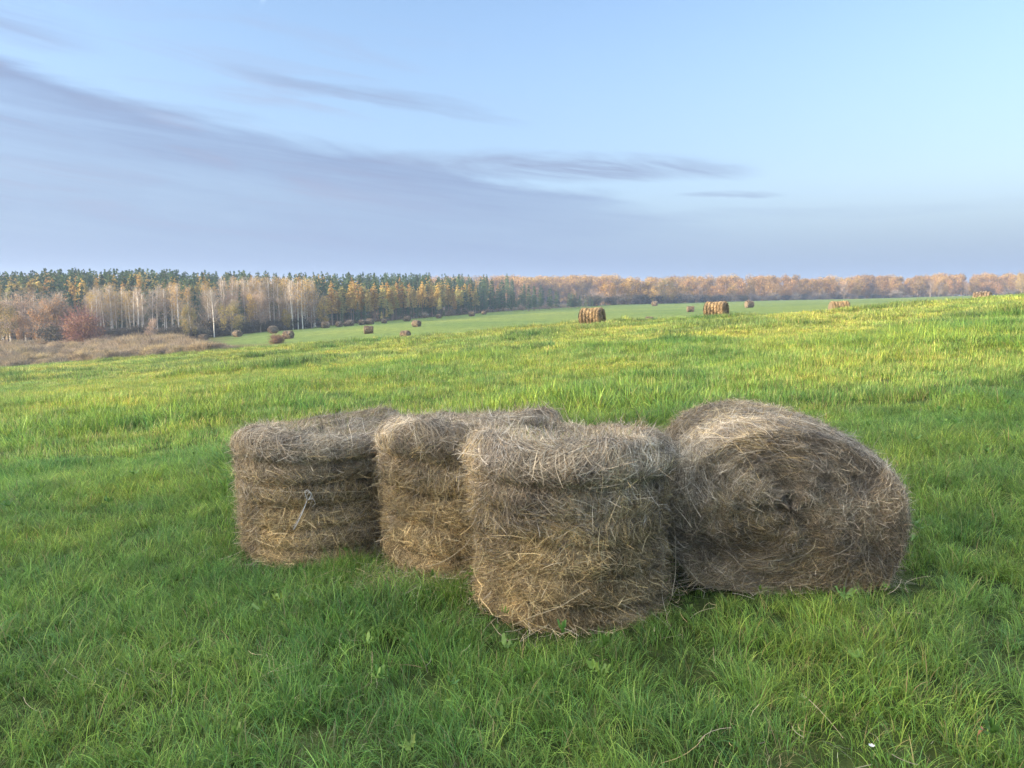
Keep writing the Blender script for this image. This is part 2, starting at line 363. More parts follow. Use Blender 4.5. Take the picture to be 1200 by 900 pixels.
# ------------------------------------------------------------------ hay bales
HAY = np.array([[.56, .43, .24], [.48, .36, .19], [.38, .30, .18], [.66, .54, .33], [.25, .18, .095], [.42, .35, .24], [.16, .12, .07]])*np.array([1.22, 1.26, 1.25])
GREY = np.array([[.37, .33, .27], [.28, .245, .20], [.48, .44, .36], [.17, .145, .115], [.40, .33, .24], [.58, .53, .45]])*np.array([1.34, 1.32, 1.26])
GREEN = np.array([[.22, .25, .09], [.30, .32, .12], [.30, .27, .14]])
class Bale:
    """surface of a rolled bale: a profile (up the side, over the rim, in across the end) turned about z, with
    ring grooves where the layers were pressed, a slumped rim and lumps"""
    def __init__(s, rad, H, seed, rim=.038, flare=.05, bands=5, groove=.019, lump=.016, dish=.03, rimlump=.03, taper=.018, coil=0., lobe=0., lobe_a=0.):
        s.lobe, s.lobe_a = lobe, lobe_a
        s.coil = coil
        s.rad, s.H, s.rim, s.flare, s.bands, s.groove, s.lump, s.dish, s.rimlump, s.taper = rad, H, rim, flare, bands, groove, lump, dish, rimlump, taper
        s.r = np.random.default_rng(seed)
        s.n1 = wave_noise(seed+1, 9, 1.2, 6); s.n2 = wave_noise(seed+2, 10, 5, 30); s.n3 = wave_noise(seed+3, 6, 1, 3.)
        s.side = H-rim; s.arc = rim*math.pi/2; s.total = s.side+s.arc+(rad-rim)
    def S(s, th, t, off=0.):
        """th angle, t distance along the profile from the foot; returns points"""
        cx, cy = np.cos(th)*s.rad, np.sin(th)*s.rad
        ts = np.clip(t, -1, s.side); a = np.clip((t-s.side)/s.arc, 0, 1)*math.pi/2; tt = np.clip(t-s.side-s.arc, 0, s.rad-s.rim)
        r = s.rad-s.rim+s.rim*np.cos(a)-tt; z = ts+s.rim*np.sin(a)
        hn = z/s.H
        coil = s.coil*np.sin((tt+.11*th/6.283)*6.283/.11)*sstep(tt, .02, .08)*(.6+.5*s.n3(cx, cy))-.035*(1-sstep(s.rad-s.rim-tt, .03, .16))*(s.coil > 0)
        w = 1-sstep(tt, 0, s.rad*.5)
        band = np.abs(np.sin(math.pi*(hn*s.bands+.13*s.n3(cx*1.6, cy*1.6)+.04*s.n1(hn*3, cx*.6))))
        dr = -s.groove*(1-band)**2*2.2*np.clip(1+.25*s.n1(cx*1.3+hn*3, cy*1.3), .6, 1.4)+s.lump*s.n1(cx*2+z*.7, cy*2+z*1.9)+s.lump*.35*s.n2(cx+z*.5, cy+z*1.3)
        dr = dr+s.flare*sstep(hn, .80, .88)*(1+.4*s.n3(cx*2, cy*2))-s.taper*(1-hn)-.02*sstep(.12-hn, 0, .12)
        dz = s.rimlump*s.n3(cx*2.2, cy*2.2)*sstep(hn, .7, 1)*(.35+.65*w)-s.dish*sstep(tt, .03, s.rad*.45)+.019*s.n2(cx*.8+tt, cy*.8)*sstep(hn, .9, 1)+s.lobe*np.exp(-((th-s.lobe_a+math.pi) % (2*math.pi)-math.pi)**2*3)*sstep(hn, .8, 1)*(.4+.6*w)
        nx = np.cos(a); nz = np.sin(a)
        rr = r+(dr+off)*np.where(a > 1.5, 0, nx)
        zz = z+dz+coil+off*nz
        return np.stack([np.cos(th)*rr, np.sin(th)*rr, zz], -1)
def bale_geo(b, n_str, core_in=.018, wid=.00115, lmin=.05, lmax=.19, mode='upright', both=False, greentop=.0, grid=(120, 60), stray=.05, hcap=None, greyness=.3):
    """returns (core Geo, straw Geo)"""
    r = b.r
    core = Geo(); nt_, nh = grid
    th = np.arange(nt_)*2*np.pi/nt_; t = np.linspace(-.05 if not both else 0, b.total-.01, nh)
    TH_, T_ = np.meshgrid(th, t); V = b.S(TH_, T_, -core_in).reshape(-1, 3)
    i = np.arange(nh-1)[:, None]*nt_; j = np.arange(nt_)[None]; j2 = (j+1) % nt_
    q = np.stack([i+j, i+j2, i+nt_+j2, i+nt_+j], -1).reshape(-1, 4); core.add(V, [q], (.15, .11, .065))
    cen = V[-nt_:].mean(0)[None]; core.add(np.concatenate([V[-nt_:], cen]), [np.stack([np.arange(nt_), (np.arange(nt_)+1) % nt_, np.full(nt_, nt_)], -1)], (.15, .11, .065))
    st = Geo(); K = 6
    def strands(n, t0, t1, ang_mu, ang_sd, frac_rand, L0, L1, lift, palette, shade=(.55, 1.2), w=wid, droop=0., greenmask=0.):
        # t chosen by area
        tt = r.uniform(t0, t1, n*2); rad_t = np.where(tt > b.side+b.arc, np.clip(b.rad-b.rim-(tt-b.side-b.arc), .0, None)/b.rad, 1.)
        tt = tt[r.uniform(0, 1, n*2) < rad_t][:n]; n = len(tt)
        th0 = r.uniform(0, 2*np.pi, n)
        phi = np.where(r.uniform(size=n) < frac_rand, r.uniform(0, np.pi, n), ang_mu+r.normal(size=n)*ang_sd)
        lx, ly = np.cos(th0)*b.rad, np.sin(th0)*b.rad+tt*.8
        phi = phi+.45*b.n1(lx*3.5, ly*3.5)+.35*b.n2(lx*.8, ly*.8)
        Ls = r.uniform(L0, L1, n)*r.uniform(.5, 1, n); s_ = np.linspace(-.5, .5, K)[None]*Ls[:, None]
        curv = r.normal(size=n)*2.6
        ph = phi[:, None]+curv[:, None]*s_
        ds = (s_[:, 1]-s_[:, 0])[:, None]
        rr = np.clip(np.where(tt > b.side+b.arc, b.rad-b.rim-(tt-b.side-b.arc), b.rad), .12, None)[:, None]
        dth = np.cumsum(np.cos(ph)*ds, 1)/rr; dt = np.cumsum(np.sin(ph)*ds, 1)
        dth -= dth.mean(1)[:, None]; dt -= dt.mean(1)[:, None]
        TT = np.clip(tt[:, None]+dt, -.02, b.total-.02)
        base = r.uniform(0, 1, n)**1.6*lift
        e = (np.linspace(-1, 1, K)[None]*r.choice([-1, 1], n)[:, None]+.2).clip(0)**2*(r.exponential(.012, n)[:, None])
        off = base[:, None]+e-core_in*.5
        P = b.S(th0[:, None]+dth, TT, off)
        if droop: P[..., 2] -= droop*(off.clip(0))**1.0
        P += r.normal(size=P.shape)*.0012
        tan = np.gradient(P, axis=1); tan /= np.linalg.norm(tan, axis=2)[..., None]+1e-9
        rv = r.normal(size=(n, 1, 3)); radial = P.copy(); radial[..., 2] *= .3; radial /= np.linalg.norm(radial, axis=2)[..., None]+1e-9
        sd = np.cross(tan, radial+.7*rv); sd /= np.linalg.norm(sd, axis=2)[..., None]+1e-9
        W = sd*w*r.choice([.6, .8, 1., 1.2, 1.8], n, p=[.25, .25, .27, .2, .03])[:, None, None]*(1-.5*np.abs(np.linspace(-1, 1, K))**3)[None, :, None]
        c = palette[r.integers(0, len(palette), n)]*r.uniform(shade[0], shade[1], n)[:, None]
        # weathered grey toward rim and patches, golden between
        hn = P[:, 2, 2]/b.H; g = np.clip(sstep(hn, .66, .9)*.85+greyness*b.n1(P[:, 2, 0]*3, P[:, 2, 1]*3+P[:, 2, 2]*2), 0, 1)
        gsel = r.uniform(size=n) < g
        c[gsel] = GREY[r.integers(0, len(GREY), gsel.sum())]*r.uniform(shade[0], shade[1], gsel.sum())[:, None]
        c = c*(1+.13*b.n1(lx*4+3, ly*4)+.12*b.n2(lx, ly)).clip(.45, 1.5)[:, None]
        if greenmask:
            inner = (tt > b.side+b.arc+.05) & (r.uniform(size=n) < greenmask)
            c[inner] = GREEN[r.integers(0, 3, inner.sum())]
        st.ribbons(P, W, c)
    # densely matted body
    if mode == 'upright':
        strands(int(n_str*.40), 0, b.side*.86, 0, .28, .18, lmin, lmax*1.1, .010, HAY)
        strands(int(n_str*.24), 0, b.side*.90, math.pi/2, .45, .3, lmin*.7, lmax*.6, .015, HAY)
        strands(int(n_str*.22), b.side*.74, b.total, 0, .30, .15, lmax*.5, lmax*1.7, .030, GREY)
        strands(int(n_str*.10), b.side*.60, b.side*1.0, math.pi/2, .35, .1, lmax*.4, lmax*1.1, .048, np.concatenate([HAY, GREY]))
        strands(int(n_str*.08), b.side+b.arc, b.total, 0, 1., 1., lmin, lmax, .02, GREY, greenmask=greentop)
    else:
        strands(int(n_str*.30), 0, b.side, 0, .30, .15, lmax*.5, lmax*1.8, .022, GREY, shade=(.6, 1.3))
        strands(int(n_str*.12), 0, b.side, 0, .5, .3, lmin, lmax, .02, HAY)
        strands(int(n_str*.22), b.side, b.total, 0, .40, .20, lmax*.6, lmax*2.2, .020, np.concatenate([HAY*.8, GREY]))
        strands(int(n_str*.32), b.side, b.total, 0, 1., 1., lmin, lmax*1.2, .028, HAY*.85)
        strands(int(n_str*.05), b.side-.1, b.side+b.rad*.5, 0, .3, .0, lmax*1.5, lmax*3.2, .04, np.concatenate([HAY, GREY])*1.1)
    strands(int(n_str*.010), 0, b.side if mode == 'upright' else b.total, 0, .6, .6, lmin*1.5, lmax*1.3, .04, HAY*1.2, w=wid*1.5)
    strands(int(n_str*stray), 0, b.side+b.arc if mode == 'upright' else b.total, math.pi/2, .9, .5, lmax*.5, lmax*1.3, .055, HAY*1.1, droop=.5)
    return core, st
def join(name, geos_mats):
    V = []; C = []; P3 = []; P4 = []; m3 = []; m4 = []; n = 0
    for k, (g, _) in enumerate(geos_mats):
        v = np.concatenate(g.V); V.append(v); C.append(np.concatenate(g.C))
        for p in g.P[3]: P3.append(p+n); m3 += [k]*len(p)
        for p in g.P[4]: P4.append(p+n); m4 += [k]*len(p)
        n += len(v)
    polys = ([np.concatenate(P3)] if P3 else [])+([np.concatenate(P4)] if P4 else [])
    return mesh_np(name, np.concatenate(V), polys, np.concatenate(C), [m for _, m in geos_mats], m3+m4)

def warp(g, fn):
    g.V = [fn(v) for v in g.V]
BALES = []            # footprints (x, y, rx, ry, rot)
def upright_bale(x, y, rad, H, seed, n, rz, label, lean=(0, 0), **kw):
    bk = {k: kw.pop(k) for k in list(kw) if k in ('rim', 'flare', 'bands', 'groove', 'lump', 'dish', 'rimlump', 'taper', 'lobe', 'lobe_a')}
    b = Bale(rad, H, seed, **bk); core, st = bale_geo(b, n, **kw)
    z = tz(x, y)-.03
    o = empty('hay_bale', (x, y, z), rz); o.rotation_euler = (lean[0], lean[1], rz)
    tag(o, label, 'hay bale', 'cluster of four hay bales in the foreground')
    obj('packed_body', core.mesh('packed_body', [M_core]), o)
    obj('loose_straw', st.mesh('loose_straw', [M_straw]), o)
    BALES.append((x, y, rad-.03)); return o, b
NS = 84000
bA, gA = upright_bale(-1.38, 5.62, .59, .93, 11, NS, .3, 'leftmost upright hay bale with a white twine knot on its side', lean=(.01, -.015), greentop=.55, rimlump=.028, flare=.022, groove=.015, bands=6, lobe=.07, lobe_a=.45)
bB, gB = upright_bale(-.30, 5.10, .56, .96, 23, NS, 1.3, 'golden upright hay bale half hidden behind the nearest upright bale', lean=(0, .02), greentop=.15, rimlump=.025, flare=.024, bands=5)
bC, gC = upright_bale(.33, 4.21, .52, .94, 37, int(NS*1.15), 2.1, 'nearest upright hay bale with a drooping rim, standing in the middle of the four', lean=(-.01, .0), greentop=.3, rimlump=.014, flare=.026, bands=6, groove=.021, taper=.0)
def lying_big():
    b = Bale(.60, 1.25, 51, rim=.035, flare=.0, bands=4, groove=.02, lump=.022, dish=-.02, rimlump=.012, taper=0., coil=.009)
    core, st = bale_geo(b, int(NS*1.3), mode='lying', greyness=.35)
    fr = np.array([1.505, 4.02]); bk = np.array([1.61, 5.27]); ax = (bk-fr); Lx = np.linalg.norm(ax); ax = ax/Lx
    z0 = tz(1.52, 4.6)-.04
    rad = .60
    def fn(v):
        # v z runs along the axis, the dressed end (z=H) turned to the camera; v y becomes up
        up = v[:, 1]; side = -v[:, 0]; along = v[:, 2]-1.25
        h = np.clip((up+rad)/(2*rad), -.02, 1.05)
        circ = np.sqrt(np.clip(1-(2*h-1)**2, .02, 1))
        k = np.where(h < .5, 1+.62*(np.minimum(1/np.maximum(circ, .30), 2.6)-1), 1.)
        side = side*k*(1+.05*(1-h))
        side = side+np.where(side > 0, .05, 0)*np.clip(side*2, 0, 1)*(1-h)**2-.03*h
        hh = .95*np.sign(h)*np.abs(h)**.92-.05*np.clip(side, 0, 1)*sstep(h, .5, 1)
        along = along-.10*h*h
        return np.stack([side, -along, hh], -1)
    warp(core, fn); warp(st, fn); st.C = [c*.80 for c in st.C]  # straw darkened for shade: this bale's end face is less lit
    rz = math.atan2(ax[1], ax[0])-math.pi/2
    o = empty('hay_bale', (fr[0], fr[1], z0), rz)
    tag(o, 'grey weathered hay bale lying on its side, its coiled round end facing front', 'hay bale', 'cluster of four hay bales in the foreground')
    obj('packed_body', core.mesh('packed_body', [M_core]), o); obj('loose_straw', st.mesh('loose_straw', [M_straw]), o)
    nx_ = np.array([ax[1], -ax[0]])
    for k in range(7):
        for l_ in np.linspace(-.46, .46, 6):
            c = fr+ax*(.12+k*.17)+nx_*l_
            BALES.append((c[0], c[1], .12))
    return o
bD = lying_big()

def on_bale(px, row, o, rad, out=.03):
    """point of the bale's side met by the sight line through a picture point, pushed outwards, in the bale's own space"""
    d = px_dir(px, row); d = d/np.linalg.norm(d); c = np.array([o.location.x, o.location.y]); rr = rad+out
    A = d[0]**2+d[1]**2; B = -2*(d[0]*c[0]+d[1]*c[1]); C_ = c@c-rr*rr; disc = B*B-4*A*C_
    t = (-B-math.sqrt(max(disc, 0)))/(2*A); p = Vector((d[0]*t, d[1]*t, CAMH+d[2]*t))
    m = Matrix.Translation(o.location) @ o.rotation_euler.to_matrix().to_4x4()
    return np.array(m.inverted() @ p)
def string(o, rad, pts, name, mat, w=.0022, out=.02, parent=None):
    P = np.array([on_bale(px, row, o, rad, out+dx) for px, row, dx in pts])
    t = np.linspace(0, len(P)-1, len(P)*6); P = np.stack([np.interp(t, np.arange(len(P)), P[:, i]) for i in range(3)], 1)
    for _ in range(2): P[1:-1] = (P[:-2]+2*P[1:-1]+P[2:])/4
    g = Geo(); g.tube(P, w, (.8, .8, .8), 6); return obj(name, g.mesh(name, [mat]), parent or o)
def twine_knot():
    g = Geo()
    def add(pts, w):
        P = np.array([on_bale(px, row, bA, .59, .045+dx) for px, row, dx in pts]); t = np.linspace(0, len(P)-1, len(P)*6)
        P = np.stack([np.interp(t, np.arange(len(P)), P[:, i]) for i in range(3)], 1)
        for _ in range(3): P[1:-1] = (P[:-2]+2*P[1:-1]+P[2:])/4
        g.tube(P, w, (.8, .8, .8), 6)
    r = random.Random(4)
    for k in range(5):
        a, b_, c_ = r.uniform(-2, 2), r.uniform(-2.5, 2.5), r.uniform(.0, .02)
        add([(360, 586, 0), (358+a, 578+b_, .01+c_), (362+a, 575+b_*.6, .02+c_), (366+a*.5, 581+b_, .01+c_), (361, 586, .0)], .0011)
    for k in range(4):
        a, b_ = r.uniform(-1.5, 1.5), r.uniform(-3, 4)
        add([(360, 586, 0), (357+a*.3, 594, .012), (352+a, 604, .012), (347+a, 614, .01), (343+a, 618+b_, .002)], .0011)
    add([(362, 586, 0), (367, 584, .015), (370, 590, .01), (366, 594, 0)], .0011)
    return obj('twine', g.mesh('twine', [M_twine]), bA)
kn = twine_knot(); kn['label'] = 'white twine tied in a knot with hanging ends'
string(bA, .59, [(290, 570, .02), (320, 575, .02), (350, 577, .025), (385, 577, .025), (420, 576, .02), (450, 577, .0)], 'wound_string', M_oldtwine, .0016, .03)
string(bB, .56, [(500, 664, .03), (515, 660, .06), (530, 652, .08), (545, 640, .05), (552, 630, .03)], 'straw_stalk', M_oldtwine, .0022, .01)
string(bC, .525, [(786, 570, .0), (791, 620, .03), (792, 670, .04), (787, 700, .04), (783, 709, .0)], 'straw_stalk', M_oldtwine, .0022, .02)
string(bC, .525, [(600, 733, .03), (625, 722, .04), (655, 712, .045), (690, 690, .03)], 'straw_stalk', M_oldtwine, .0016, .01)
string(bC, .525, [(712, 618, .02), (718, 600, .05), (727, 580, .04)], 'straw_stalk', M_oldtwine, .0018, .02)

# small bales out on the field -----------------------------------------------------
def field_bale_proto(n, seed, w, tone=1.):
    b = Bale(.60, 1.2, seed, rim=.09, flare=0, bands=6, groove=.04, lump=.02, dish=-.02, rimlump=.01, taper=0)
    b2 = Bale(.60, 1.2, seed, rim=.09, flare=0, bands=6, groove=.04, lump=.02, dish=-.02, rimlump=.01, taper=0)
    core = Geo(); st = Geo()
    grid = (40, 70)
    c1, s1 = bale_geo(b, n, mode='lying', wid=w, lmin=.1, lmax=.3, grid=grid, core_in=.02, greyness=.1)
    # build second end by mirroring the end cap of the first
    def fn(v):
        up = v[:, 1]; h = up+.60; return np.stack([v[:, 2]-.6, -v[:, 0]*1.03, np.maximum(1.12*(h/1.2)**.95, 0)], -1)
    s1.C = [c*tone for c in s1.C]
    for g in (c1, s1): warp(g, fn)
    capv = c1.V[0][:grid[0]]; c1.add(np.concatenate([capv, capv.mean(0)[None]-[.05, 0, 0]]), [np.stack([(np.arange(40)+1) % 40, np.arange(40), np.full(40, 40)], -1)], (.15, .11, .065))
    return join('far_bale_body', [(c1, M_core), (s1, M_straw)])
me_mid = field_bale_proto(22000, 71, .006, np.array([.80, .70, .56]))
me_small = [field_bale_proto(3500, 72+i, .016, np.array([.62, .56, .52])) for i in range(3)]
def field_bale(px, row, w, label, kind='far', yaw=None, depth=None, s=1.):
    if depth: x = at_depth(px, depth); p = np.array([x, depth, tz(x, depth)])
    else:
        p = hit(px, row, 72)
        fy = fy_at(px)
        if p[1] > fy-12: yy = fy-12-random.uniform(0, 3); xx = at_depth(px, yy); p = np.array([xx, yy, tz(xx, yy)])
        s = min(max(w/F*p[1]/1.45, .7), 1.2)
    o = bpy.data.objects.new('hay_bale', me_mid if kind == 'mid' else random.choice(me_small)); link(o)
    o.location = (p[0], p[1], p[2]-.02); o.scale = (s, s, s*random.uniform(.96, 1.02)); o.rotation_euler = (0, 0, yaw if yaw is not None else random.uniform(-.9, .2))
    tag(o, label, 'hay bale', 'hay bales scattered over the far field' if kind != 'mid' else 'lone hay bales lying on the near field')
    return p
def fy_at(px): return float(np.interp((px-600)/F, U_, FAR_Y))
info = []
info.append(('mid1', field_bale(694, 382, 37, 'golden lying hay bale just right of picture centre, dark end to the right', 'mid', -.42, 44)))
info.append(('mid2', field_bale(839, 373, 35, 'golden lying hay bale on the rise to the right of the other lone one', 'mid', -.52, 47)))
info.append(('crest1', field_bale(983, 362, 24, 'hay bale sunk behind the grassy rise on the right, only its top showing', 'mid', -.1, 57.5)))
info.append(('crest2', field_bale(1149, 347, 13, 'small hay bale poking over the crest at the far right', 'far', -.6, 57.6, .9)))
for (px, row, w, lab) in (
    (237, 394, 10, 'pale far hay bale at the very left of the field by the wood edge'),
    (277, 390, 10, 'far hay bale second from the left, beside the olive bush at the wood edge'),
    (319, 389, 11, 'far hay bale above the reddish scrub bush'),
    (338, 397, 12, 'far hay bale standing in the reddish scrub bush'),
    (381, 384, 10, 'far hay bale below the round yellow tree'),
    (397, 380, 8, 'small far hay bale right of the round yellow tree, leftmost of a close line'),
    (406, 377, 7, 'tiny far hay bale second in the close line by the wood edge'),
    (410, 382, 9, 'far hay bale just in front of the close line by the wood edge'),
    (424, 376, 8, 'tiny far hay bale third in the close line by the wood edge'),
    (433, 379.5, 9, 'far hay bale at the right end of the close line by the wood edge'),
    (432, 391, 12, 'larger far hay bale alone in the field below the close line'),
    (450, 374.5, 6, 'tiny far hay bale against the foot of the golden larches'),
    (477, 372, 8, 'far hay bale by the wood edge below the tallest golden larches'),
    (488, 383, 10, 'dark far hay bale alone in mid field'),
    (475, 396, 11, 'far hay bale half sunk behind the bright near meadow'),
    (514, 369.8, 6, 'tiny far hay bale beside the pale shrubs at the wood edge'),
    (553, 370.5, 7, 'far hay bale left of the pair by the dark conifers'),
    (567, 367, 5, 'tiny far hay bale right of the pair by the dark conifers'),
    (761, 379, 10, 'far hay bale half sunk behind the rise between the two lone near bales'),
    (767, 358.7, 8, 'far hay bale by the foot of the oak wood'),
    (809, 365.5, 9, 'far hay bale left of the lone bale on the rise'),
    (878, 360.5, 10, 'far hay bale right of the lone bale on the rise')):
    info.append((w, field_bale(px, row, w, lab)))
for w, p in info: print('bale', w, np.round(p, 1), 'exp px', round(1.2*F/p[1], 1))

# ------------------------------------------------------------------ grass
def blade_clump(n, rad, L0, L1, w, K=5, lean=.55, seed=0, pal=None, drybits=.05, spread=1.0):
    r = np.random.default_rng(seed); g = Geo()
    a = r.uniform(0, 6.283, n); d = rad*np.sqrt(r.uniform(0, 1, n)); bx, by = np.cos(a)*d, np.sin(a)*d
    L = r.uniform(L0, L1, n)*r.uniform(.6, 1, n)
    # lean: a common drift for the clump plus outward plus random
    cd_ = r.uniform(0, 6.283); da = r.normal(size=n)*1.0
    dirx = np.cos(a)*.6+np.cos(cd_)*.7+r.normal(size=n)*.7; diry = np.sin(a)*.6+np.sin(cd_)*.7+r.normal(size=n)*.7
    nn = np.hypot(dirx, diry)+1e-6; dirx /= nn; diry /= nn
    bend = np.clip(r.normal(lean, .35, n), .05, 1.6)*spread
    t = np.linspace(0, 1, K)[None]; ang = .12+bend[:, None]*t**1.3*1.15
    ds = L[:, None]/(K-1)
    hx = np.concatenate([np.zeros((n, 1)), np.cumsum(np.sin(ang[:, 1:])*ds, 1)], 1); hz = np.concatenate([np.zeros((n, 1)), np.cumsum(np.cos(ang[:, 1:])*ds, 1)], 1)
    P = np.stack([bx[:, None]+dirx[:, None]*hx, by[:, None]+diry[:, None]*hx, hz-.01], -1)
    tw = r.normal(size=n)*.6; sxv = -diry*np.cos(tw)+dirx*np.sin(tw)*.5; syv = dirx*np.cos(tw)+diry*np.sin(tw)*.5
    prof = (1-t**2.2)*.9+.1
    W = np.stack([sxv, syv, np.sin(tw)*.4], -1)[:, None]*(w*r.uniform(.6, 1.35, n))[:, None, None]*prof[..., None]
    c = pal[r.integers(0, len(pal), n)]*r.choice([.55, .8, 1., 1.25, 1.6], n)[:, None]
    dry = r.uniform(size=n) < drybits; c[dry] = np.array([.38, .32, .16])*r.uniform(.6, 1.2, dry.sum())[:, None]
    g.ribbons(P, W, c); return g
PAL = np.array([[.175, .300, .055], [.150, .265, .050], [.215, .340, .060], [.120, .245, .070], [.28, .38, .08]])*np.array([.97, 1.0, 1.10])
PALY = np.array([[.25, .33, .075], [.20, .29, .06], [.33, .38, .11], [.15, .25, .055], [.34, .37, .13]])  # palette of the sunlit field, part of its sunlight put into the colour
clumps = [blade_clump(54, .12, .11, .28, .0024, 6, 1.1, 100+i, PAL, .04) .mesh('tuft', [M_grass]) for i in range(9)]
clumps += [blade_clump(90, .11, .20, .40, .0027, 7, 1.35, 130+i, PAL*.92, .03).mesh('tall_tuft', [M_grass]) for i in range(4)]
clumps += [blade_clump(60, .11, .05, .14, .0019, 5, 1.2, 140+i, np.array([[.30, .27, .15], [.20, .22, .08], [.36, .32, .2]]), .5).mesh('dry_tuft', [M_grass]) for i in range(2)]
PALM = np.concatenate([PAL, PALY])*.95
mids = [blade_clump(150, .26, .09, .22, .0042, 4, .6, 200+i, PALM, .08).mesh('mid_tuft', [M_grass]) for i in range(6)]
mids += [blade_clump(160, .22, .16, .30, .0042, 4, .9, 220+i, PAL*.85, .03).mesh('mid_tall', [M_grass]) for i in range(3)]
fars = [blade_clump(420, .62, .08, .18, .0075, 3, .5, 300+i, PALY, .10).mesh('far_tuft', [M_grass]) for i in range(5)]
fars += [blade_clump(360, .42, .16, .30, .0075, 3, .7, 320+i, PALY*[.62, .72, .8], .04).mesh('far_tall', [M_grass]) for i in range(3)]  # tall tufts coloured darker to stand in for their shadows
patch = wave_noise(61, 9, .5, 4.); patch2 = wave_noise(62, 9, .12, 1.2)
def field_points(y0, y1, dens, margin=1.2, um=.76):
    n = int(dens*((y1-y0)*2*margin+um*(y1*y1-y0*y0))*1.0)
    yy = np.linspace(y0, y1, 400); cdf = np.cumsum(um*yy+margin); y = np.interp(rng.uniform(cdf[0], cdf[-1], n), cdf, yy)
    x = rng.uniform(-1, 1, n)*(um*y+margin)
    keep = np.ones(n, bool)
    for (bx, by, br) in BALES: keep &= np.hypot(x-bx, y-by) > br+rng.uniform(-.05, .01, n)
    return x[keep], y[keep]
def lay(name, x, y, nk, ntall, ndry, s0, s1, meshes, tallth=1.0, label='green meadow grass'):
    n = len(x); p1 = patch(x, y); p2 = patch2(x, y)
    tall = (p1+.35*rng.normal(size=n) > tallth); dry = (p2*.6-p1*.8+.5*rng.normal(size=n) > 1.75)
    idx = rng.integers(0, nk, n); idx[tall] = nk+rng.integers(0, ntall, tall.sum())
    if ndry: idx[dry & ~tall] = nk+ntall+rng.integers(0, ndry, (dry & ~tall).sum())
    dd = np.full(n, 9.)
    for (bx, by, br) in BALES: dd = np.minimum(dd, np.hypot(x-bx, y-by)-br)
    near_b = .55+.45*sstep(dd, .0, .4); idx[(dd < .3) & tall] = 0
    s = near_b*rng.uniform(s0, s1, n)*(1+.26*p1.clip(-.8, 1.4)+.08*p2)
    rot = np.stack([rng.normal(size=n)*.10, rng.normal(size=n)*.10, rng.uniform(0, 6.283, n)], 1)
    scl = np.stack([s, s, s*rng.uniform(.8, 1.15, n)], 1)
    z = terrain(x, y)-.005
    return scatter(name, np.stack([x, y, z], 1), rot, scl, idx, meshes, cat='grass', label=label)
x, y = field_points(1.5, 9.5, 150, 4.0); lay('near_grass', x, y, 9, 4, 2, .65, 1.1, clumps, .85, 'fresh green meadow grass round the four big bales')
x, y = field_points(9.0, 26, 17, 6., .85); lay('middle_grass', x, y, 6, 3, 0, .8, 1.2, mids, 1.0, 'green meadow grass behind the four big bales')
x, y = field_points(24.5, 64, 4.2, 9, .85); lay('crest_grass', x, y, 5, 3, 0, .8, 1.25, fars, .95, 'sunlit yellow green grass up to the crest')

# broad-leaved weeds among the grass
def weed(seed, n=7, L=.11, w=.025, c=(.10, .23, .05), upright=.5):
    r = np.random.default_rng(seed); g = Geo(); K = 7
    a = np.arange(n)*2.4+r.normal(size=n)*.3; Ls = L*r.uniform(.6, 1.2, n); t = np.linspace(0, 1, K)[None]
    el = upright+r.normal(size=n)*.25
    hx = Ls[:, None]*t*np.cos(el)[:, None]; hz = Ls[:, None]*(t*np.sin(el)[:, None]-.25*t**2)+.03
    P = np.stack([np.cos(a)[:, None]*hx, np.sin(a)[:, None]*hx, hz+.02*np.sin(t*9)*t], -1)
    prof = np.sin(np.clip(t*.92+.06, 0, 1)*math.pi)**.6*(.35+.65*sstep(t, .1, .6))*(1+.12*np.sin(t*26))
    W = np.stack([-np.sin(a), np.cos(a), r.normal(size=n)*.35], -1)[:, None]*w*r.uniform(.7, 1.2, n)[:, None, None]*prof[..., None]
    g.ribbons(P, W, np.array(c)*r.uniform(.75, 1.3, n)[:, None]); return g
wm = [weed(400+i, 6+i % 3, .10+.02*(i % 3), .011+.005*(i % 3), [(.15, .26, .05), (.18, .29, .06), (.12, .23, .05)][i % 3], .8+.3*(i % 2)).mesh('weed', [M_weed]) for i in range(7)]
x, y = field_points(2.0, 9, 9)
k = (patch(x*1.7+9, y*1.7)+.6*rng.normal(size=len(x)) > .55); x, y = x[k], y[k]; n = len(x)
s = rng.uniform(.3, .65, n)
scatter('weed_leaves', np.stack([x, y, terrain(x, y)+rng.uniform(.05, .12, n)], 1), np.stack([rng.normal(size=n)*.2, rng.normal(size=n)*.2, rng.uniform(0, 6.28, n)], 1), np.stack([s, s, s], 1), rng.integers(0, 7, n), wm, cat='weeds', label='broad-leaved weeds growing among the foreground grass')

